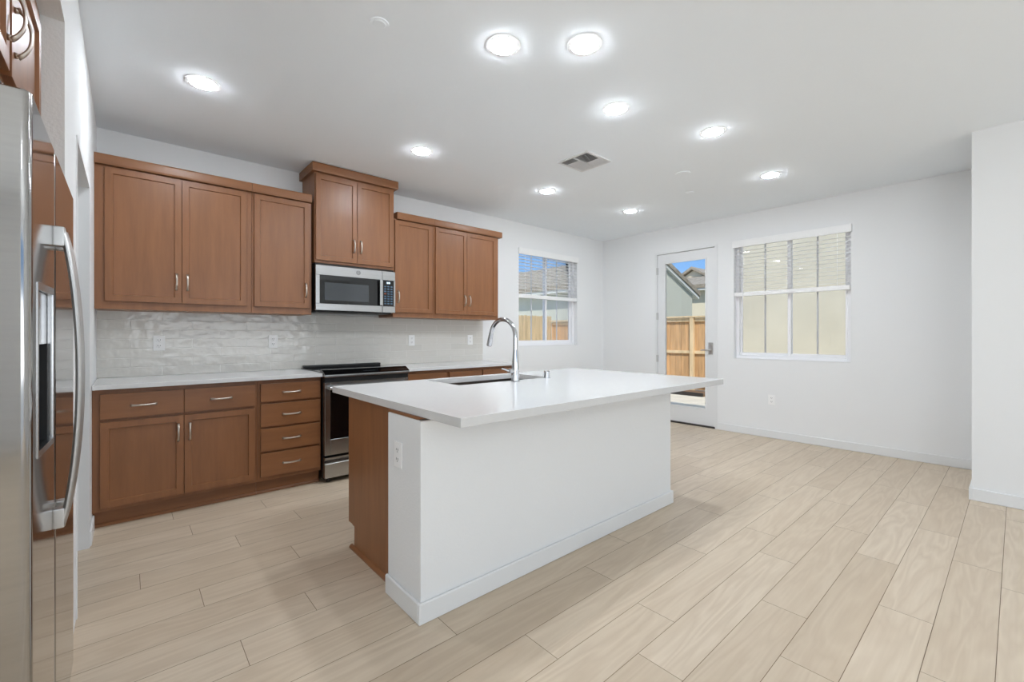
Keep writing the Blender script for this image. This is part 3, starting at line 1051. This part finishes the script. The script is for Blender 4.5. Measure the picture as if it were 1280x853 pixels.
bmesh.ops.bevel(bm, geom=[e for e in bm.edges if all(abs(v.co.z - FZ1) < 1e-5 for v in e.verts)], offset=0.007, segments=3, affect='EDGES', profile=0.5)
fz = obj('freezer_door', bm, 'steel_face', fr)
bm = B()
prism(bm, door_profile(FYs + 0.004, FYb), 'z', FZ0, FZ1)
bmesh.ops.bevel(bm, geom=[e for e in bm.edges if all(abs(v.co.z - FZ1) < 1e-5 for v in e.verts)], offset=0.007, segments=3, affect='EDGES', profile=0.5)
fd = obj('fridge_door', bm, 'steel_face', fr)
obj('lit_edge_strip', box(B(), FXF - 0.03, FXF - 0.0015, FYs - 0.0028, FYs + 0.0028, FZ0, FZ1 - 0.006), 'satin', fd, smooth=False)  # pale strip added in the seam to imitate the lit door edge
# dispenser
bm = B()
box(bm, FXF - 0.004, FXF + 0.009, NY1 - 0.002, NY1 + 0.014, NZ0 - 0.012, NZ1 + 0.016, 0.003, 2)
box(bm, FXF - 0.004, FXF + 0.002, NY0 - 0.010, NY0 + 0.002, NZ0 - 0.012, NZ1 + 0.016, 0.001, 1)
prism(bm, [(FXF - 0.004, NY0), (FXF + 0.002, NY0), (FXF + 0.009, NY1), (FXF - 0.004, NY1)], 'z', NZ0 - 0.012, NZ0 + 0.002)
prism(bm, [(FXF - 0.004, NY0), (FXF + 0.002, NY0), (FXF + 0.009, NY1), (FXF - 0.004, NY1)], 'z', NZ1, NZ1 + 0.016)
obj('dispenser_bezel', bm, 'steel', fz)
bm = B()
box(bm, FXF - 0.054, FXF - 0.002, NY0 + 0.012, NY1 - 0.006, NZ1 - 0.115, NZ1 - 0.001)
obj('dispenser_panel', bm, 'steel_face', fz, smooth=False)
bm = B()
box(bm, FXF - 0.0545, FXF - 0.052, NY0 + 0.013, NY1 - 0.007, NZ0, NZ1 - 0.115)
box(bm, FXF - 0.054, FXF - 0.001, NY1 - 0.009, NY1 - 0.005, NZ0, NZ1 - 0.115)
box(bm, FXF - 0.054, FXF - 0.001, NY0 + 0.010, NY0 + 0.014, NZ0, NZ1 - 0.115)
obj('dispenser_recess', bm, 'black', fz, smooth=False)
def fridge_handle(y, parent):
    z0, z1 = 0.742, 1.504
    pts, rad = [], []
    n = 28
    for i in range(n + 1):
        s = -1 + 2 * i / n
        x = FXF + 0.014 + 0.033 * (1 - s * s) ** 0.8 if abs(s) < 1 else FXF + 0.014
        pts.append((x, y, (z0 + z1) / 2 + s * (z1 - z0) / 2))
        rad.append(0.0085)
    bm = B()
    tube(bm, pts, rad, seg=14, flat=(0.85, 1.7, (1, 0, 0)))
    for (z, sg) in ((z0 + 0.018, 1), (z1 - 0.028, -1)):
        box(bm, FXF - 0.001, FXF + 0.021, y - 0.015, y + 0.015, z - 0.02, z + 0.03, 0.004, 2)
    obj('fridge_handle', bm, 'satin', parent)
fridge_handle(1.608, fz)
fridge_handle(1.682, fd)
obj('base_grille', box(B(), -0.9, -0.19, FYa + 0.01, FYb - 0.01, 0.012, 0.088, 0.003, 1), 'black', fr)
for y in (FYa + 0.05, FYb - 0.05):
    obj('roller_foot', cyl(B(), (-0.25, y, 0), (-0.25, y, 0.06), 0.018, seg=14), 'black', fr)
    bm = B()
    box(bm, -0.30, -0.185, y - 0.035, y + 0.035, FZ1 + 0.0002, FZ1 + 0.020, 0.004, 2)
    obj('hinge_cover', bm, 'black', fr)

# ------------------------------------------------------------------ outlets
def outlet_parts(root, at, facing, horizontal=False):
    """facing '-y' (kitchen wall), '-x' (far wall / island end)"""
    bm = box(B(), -0.037, 0.037, -0.006, 0, -0.059, 0.059, 0.003, 2)
    sockets = []
    for s in (-1, 1):
        b2 = box(B(), -0.017, 0.017, -0.008, -0.004, s * 0.022 - 0.0155, s * 0.022 + 0.0155, 0.003, 2)
        b3 = B()
        for xx in (-0.007, 0.007):
            box(b3, xx - 0.0016, xx + 0.0016, -0.0086, -0.006, s * 0.022 - 0.002, s * 0.022 + 0.008)
        cyl(b3, (0, -0.0086, s * 0.022 - 0.008), (0, -0.006, s * 0.022 - 0.008), 0.0026, seg=10)
        sockets.append((b2, b3))
    rot = {'-y': Matrix.Identity(4), '-x': Matrix.Rotation(-math.pi / 2, 4, 'Z')}[facing]
    T = Matrix.Translation(at) @ rot
    bm.transform(T)
    obj('cover_plate', bm, 'white_plastic', root)
    for b2, b3 in sockets:
        b2.transform(T)
        b3.transform(T)
        so = obj('socket', b2, 'white_plastic', root)
        obj('slots', b3, 'slot', so, smooth=False)

def copy_thing(root, loc, label):
    r = root.copy()
    COL.objects.link(r)
    r.location = loc
    r['label'] = label
    for ch in list(root.children):
        c = ch.copy()
        COL.objects.link(c)
        c.parent = r
        for g2 in ch.children:
            d = g2.copy()
            COL.objects.link(d)
            d.parent = c
    return r
yo = YW - 0.0082
GO = 'outlets on the tiled wall'
o1 = thing('wall_outlet', 'white outlet on the tiles nearest the left wall', 'outlet', (0.19, yo, 1.166), GO)
outlet_parts(o1, (0.19, yo, 1.166), '-y')
for x, lb in ((0.992, 'white outlet on the tiles between the left cabinets and the range'),
              (2.371, 'white outlet on the tiles just right of the range'),
              (3.162, 'white outlet on the tiles near their right end by the faucet')):
    copy_thing(o1, (x, yo, 1.170), lb)
o2 = thing('wall_outlet', 'white outlet low on the far wall below the window', 'outlet', (XF, 1.932, 0.455))
outlet_parts(o2, (XF, 1.932, 0.455), '-x')
o3 = thing('wall_outlet', 'white outlet on the end of the island half wall', 'outlet', (IX0, 1.872, 0.680))
outlet_parts(o3, (IX0, 1.872, 0.680), '-x')

# ------------------------------------------------------------------ ceiling fittings
def downlight(loc, label, group):
    x, y, z = loc
    root = thing('recessed_light', label, 'ceiling light', loc, group)
    obj('trim_ring', ring(B(), (x, y), 0.070, 0.092, H - 0.004, H), 'trim', root)
    bm = cyl(B(), (x, y, H - 0.011), (x, y, H - 0.006), 0.052, 0.067, seg=40)
    cyl(bm, (x, y, H - 0.006), (x, y, H - 0.0005), 0.067, 0.070, seg=40)
    obj('lens', bm, 'lens', root)
    return root
GL = 'recessed ceiling lights'
LP = [((0.346, 3.217), 'recessed ceiling light over the left kitchen cabinets'),
      ((1.482, 1.768), 'recessed ceiling light at top centre, left of the front pair'),
      ((1.798, 1.484), 'recessed ceiling light at top centre, right of the front pair'),
      ((2.464, 1.766), 'recessed ceiling light directly beyond the front pair'),
      ((3.289, 1.494), 'recessed ceiling light second from the right, towards the far wall'),
      ((4.588, 1.539), 'recessed ceiling light nearest the window right of the patio door'),
      ((3.331, 3.253), 'recessed ceiling light beyond the ceiling vent'),
      ((4.634, 3.110), 'recessed ceiling light deepest in the room, before the patio door'),
      ((1.828, 3.225), 'recessed ceiling light in front of the tall microwave cabinet')]
d0_ = downlight((LP[0][0][0], LP[0][0][1], H), LP[0][1], GL)
for (x, y), lb in LP[1:]:
    copy_thing(d0_, (x, y, H), lb)
for (x, y) in ((0.8, -2.8), (-1.8, -2.6)):  # two extra lights added behind the camera, unseen, to brighten the room
    copy_thing(d0_, (x, y, H), 'added ceiling light behind the camera, out of view, to fill the room')

def disc(name, x, y, r, label, cat, group=None):
    root = thing(name, label, cat, (x, y, H - 0.02), group)
    bm = B()
    cyl(bm, (x, y, H - 0.005), (x, y, H), r * 0.96, r, seg=40)
    obj('base_plate', bm, 'ceiling', root)
    bm = B()
    cyl(bm, (x, y, H - 0.008), (x, y, H - 0.005), r * 0.62, r * 0.72, seg=40)
    obj('cover', bm, 'ceiling', root)
disc('smoke_detector', 0.923, 2.036, 0.045, 'small round white cover on the ceiling left of the front lights', 'smoke detector')
disc('smoke_detector', 3.927, 2.061, 0.065, 'round white smoke detector on the ceiling between vent and far wall', 'smoke detector')
disc('sprinkler_cover', 4.509, 2.294, 0.045, 'small round white sprinkler cover beyond the round smoke detector', 'sprinkler')

# air vent: square register, two dark louvre fields and one pale
VX0, VX1, VY0, VY1 = 2.838, 3.168, 2.318, 2.648
vt = thing('air_vent', 'white square air register set in the ceiling', 'vent', ((VX0 + VX1) / 2, (VY0 + VY1) / 2, H - 0.012))
bm = B()
xm, ym = 2.945, 2.478
for (a, b_, c, d) in ((VX0, VX1, VY0, VY0 + 0.022), (VX0, VX1, VY1 - 0.022, VY1), (VX0, VX0 + 0.022, VY0 + 0.022, VY1 - 0.022), (VX1 - 0.022, VX1, VY0 + 0.022, VY1 - 0.022),
                      (VX0 + 0.022, VX1 - 0.022, ym, ym + 0.012)):
    box(bm, a, b_, c, d, H - 0.010, H)
obj('vent_frame', bm, 'vent', vt, smooth=False)
obj('vent_duct', box(B(), VX0 + 0.02, VX1 - 0.02, VY0 + 0.02, VY1 - 0.02, H - 0.001, H - 0.0004), 'vent_dark', vt, smooth=False)
bm = B()
def louvre(bm, x0, x1, y0, y1, along, n, tilt):
    for i in range(n):
        t = bmesh.new()
        bmesh.ops.create_cube(t, size=1.0)
        if along == 'x':
            c = ((x0 + x1) / 2, y0 + (y1 - y0) * (i + 0.5) / n, H - 0.005)
            mt = Matrix.Rotation(tilt, 4, 'X') @ Matrix.Diagonal((x1 - x0, 0.011, 0.001, 1))
        else:
            c = (x0 + (x1 - x0) * (i + 0.5) / n, (y0 + y1) / 2, H - 0.005)
            mt = Matrix.Rotation(tilt, 4, 'Y') @ Matrix.Diagonal((0.011, y1 - y0, 0.001, 1))
        merge(bm, t, Matrix.Translation(c) @ mt)
louvre(bm, VX0 + 0.022, 3.035, VY0 + 0.022, ym, 'y', 10, math.radians(-50))
louvre(bm, 3.035, VX1 - 0.022, VY0 + 0.022, ym, 'y', 9, math.radians(42))
louvre(bm, VX0 + 0.022, xm, ym + 0.012, VY1 - 0.022, 'y', 6, math.radians(-50))
louvre(bm, xm, VX1 - 0.022, ym + 0.012, VY1 - 0.022, 'y', 14, math.radians(42))
obj('louvres', bm, 'vent', vt, smooth=False)

# ------------------------------------------------------------------ outdoors
struct('ground', box(B(), XF + TH, 30, -8, 30, -0.16, -0.08), 'concrete')
struct('ground_yard', box(B(), -6, XF + TH, YW + TH, 30, -0.16, -0.08), 'concrete')
FBX, FAY = 9.80, 9.40
def pickets(bm, axis, fixed, a0, a1, z0, z1, w=0.138, ear=False):
    a = a0
    i = 0
    while a + 0.02 < a1:
        b_ = min(a + w, a1)
        off = 0.004 * (i % 2)
        zz = z1 + random.uniform(-0.008, 0.008) if ear else z1
        if ear:
            p = [(a + 0.003, z0), (b_ - 0.003, z0), (b_ - 0.003, zz - 0.03), (b_ - 0.03, zz), (a + 0.03, zz), (a + 0.003, zz - 0.03)]
            prism(bm, p, 'y' if axis == 'y' else 'x', fixed + off, fixed + off + 0.018)
        else:
            if axis == 'y':
                box(bm, a + 0.003, b_ - 0.003, fixed + off, fixed + off + 0.018, z0, zz)
            else:
                box(bm, fixed + off, fixed + off + 0.018, a + 0.003, b_ - 0.003, z0, zz)
        a += w
        i += 1
fbr = thing('wooden_fence', 'tan board fence with framed rails seen through the patio door', 'fence', (FBX, 6.9, -0.08), 'backyard fences')
bm = B()
pickets(bm, 'x', FBX, 4.36, FAY - 0.02, -0.02, 1.60)
obj('boards', bm, 'cedar', fbr, smooth=False)
for y in (4.42, 4.90, 5.60, 7.2, 8.6):
    obj('fence_post', box(B(), FBX - 0.09, FBX - 0.004, y - 0.045, y + 0.045, -0.08, 1.63, 0.004, 1), 'cedar_frame', fbr, smooth=False)
for (z, h_) in ((1.535, 0.085), (0.80, 0.07), (0.06, 0.09)):
    obj('fence_rail', box(B(), FBX - 0.045, FBX - 0.003, 4.38, FAY - 0.1, z, z + h_, 0.003, 1), 'cedar_frame', fbr, smooth=False)
obj('cap_rail', box(B(), FBX - 0.10, FBX + 0.04, 4.36, FAY - 0.05, 1.63, 1.662, 0.003, 1), 'cedar_frame', fbr, smooth=False)
far_ = thing('wooden_fence', 'tan dog-eared picket fence seen through the window behind the faucet', 'fence', (6.0, FAY, -0.08), 'backyard fences')
bm = B()
pickets(bm, 'y', FAY, 3.0, FBX + 0.02, -0.02, 1.80, ear=True)
obj('boards', bm, 'cedar_pale', far_, smooth=False)
for z in (0.3, 1.45):
    obj('fence_rail', box(B(), 3.0, FBX, FAY + 0.024, FAY + 0.06, z, z + 0.09), 'cedar_frame', far_, smooth=False)
tag(obj('garden_edging', box(B(), 9.12, 9.17, 4.36, 8.8, -0.08, 0.0, 0.01, 1), 'edging'), 'dark edging strip on the ground before the patio fence', 'edging')
struct('ground_bed', box(B(), 9.17, FBX - 0.1, 4.36, 9.3, -0.08, -0.03), 'soil')

def gable_house(label, x0, x1, y0, y1, eave, slope, axis, wallm, ov=0.35, ovg=0.10, cat='house'):
    """axis = direction of the ridge"""
    root = thing('neighbour_house', label, cat, ((x0 + x1) / 2, (y0 + y1) / 2, -0.08))
    bm = B()
    if axis == 'y':
        xm_ = (x0 + x1) / 2
        top = eave + slope * (x1 - x0) / 2
        prism(bm, [(x0, -0.08), (x1, -0.08), (x1, eave), (xm_, top), (x0, eave)], 'y', y0, y1)
    else:
        ym_ = (y0 + y1) / 2
        top = eave + slope * (y1 - y0) / 2
        prism(bm, [(y0, -0.08), (y1, -0.08), (y1, eave), (ym_, top), (y0, eave)], 'x', x0, x1)
    obj('wall', bm, wallm, root, smooth=False)
    T_, fh = 0.15, 0.11
    a0, a1 = (x0, x1) if axis == 'y' else (y0, y1)
    b0, b1 = (y0, y1) if axis == 'y' else (x0, x1)
    am = (a0 + a1) / 2
    ez = eave - slope * ov
    for nm, lo, hi, m, ex in (('fascia_board', 0.01, fh, 'fascia', 0.0), ('roof', fh, fh + T_, 'tile_roof', 0.04)):
        p = [(a0 - ov - ex, ez + lo), (am, top + lo), (a1 + ov + ex, ez + lo), (a1 + ov + ex, ez + hi), (am, top + hi), (a0 - ov - ex, ez + hi)]
        bm = B()
        prism(bm, p, axis, b0 - ovg - ex, b1 + ovg + ex)
        obj(nm, bm, m, root, smooth=False)
    return root
gable_house('pale green stucco neighbour house with a gable behind the fence', 10.55, 15.62, 7.85, 24.0, 2.68, 0.41, 'y', 'stucco_green', ov=0.34)
hb = gable_house('cream neighbour house far behind, at the right of the patio door', 18.2, 25.0, 1.5, 14.0, 3.15, 0.24, 'y', 'stucco_cream')
bm = B()
prism(bm, [(9.9, 3.6), (11.1, 3.6), (11.1, 4.05), (10.5, 4.40), (9.9, 4.05)], 'x', 21.0, 23.0)
obj('dormer', bm, 'stucco_cream', hb, smooth=False)
bm = B()
prism(bm, [(9.7, 3.98), (10.5, 4.44), (11.3, 3.98), (11.3, 4.10), (10.5, 4.58), (9.7, 4.10)], 'x', 20.8, 23.1)
obj('dormer_roof', bm, 'tile_roof', hb, smooth=False)
rootc = thing('neighbour_house', 'beige stucco neighbour house close outside the right window', 'house', (12.4, 0.2, -0.08))
obj('wall', box(B(), 9.95, 15.0, -6.0, 4.25, -0.08, 5.6), 'stucco_beige', rootc, smooth=False)
bm = B()
prism(bm, [(9.5, 5.55), (12.5, 6.9), (15.4, 5.55), (15.4, 5.7), (12.5, 7.05), (9.5, 5.7)], 'y', -6.4, 4.6)
obj('roof', bm, 'tile_roof', rootc, smooth=False)
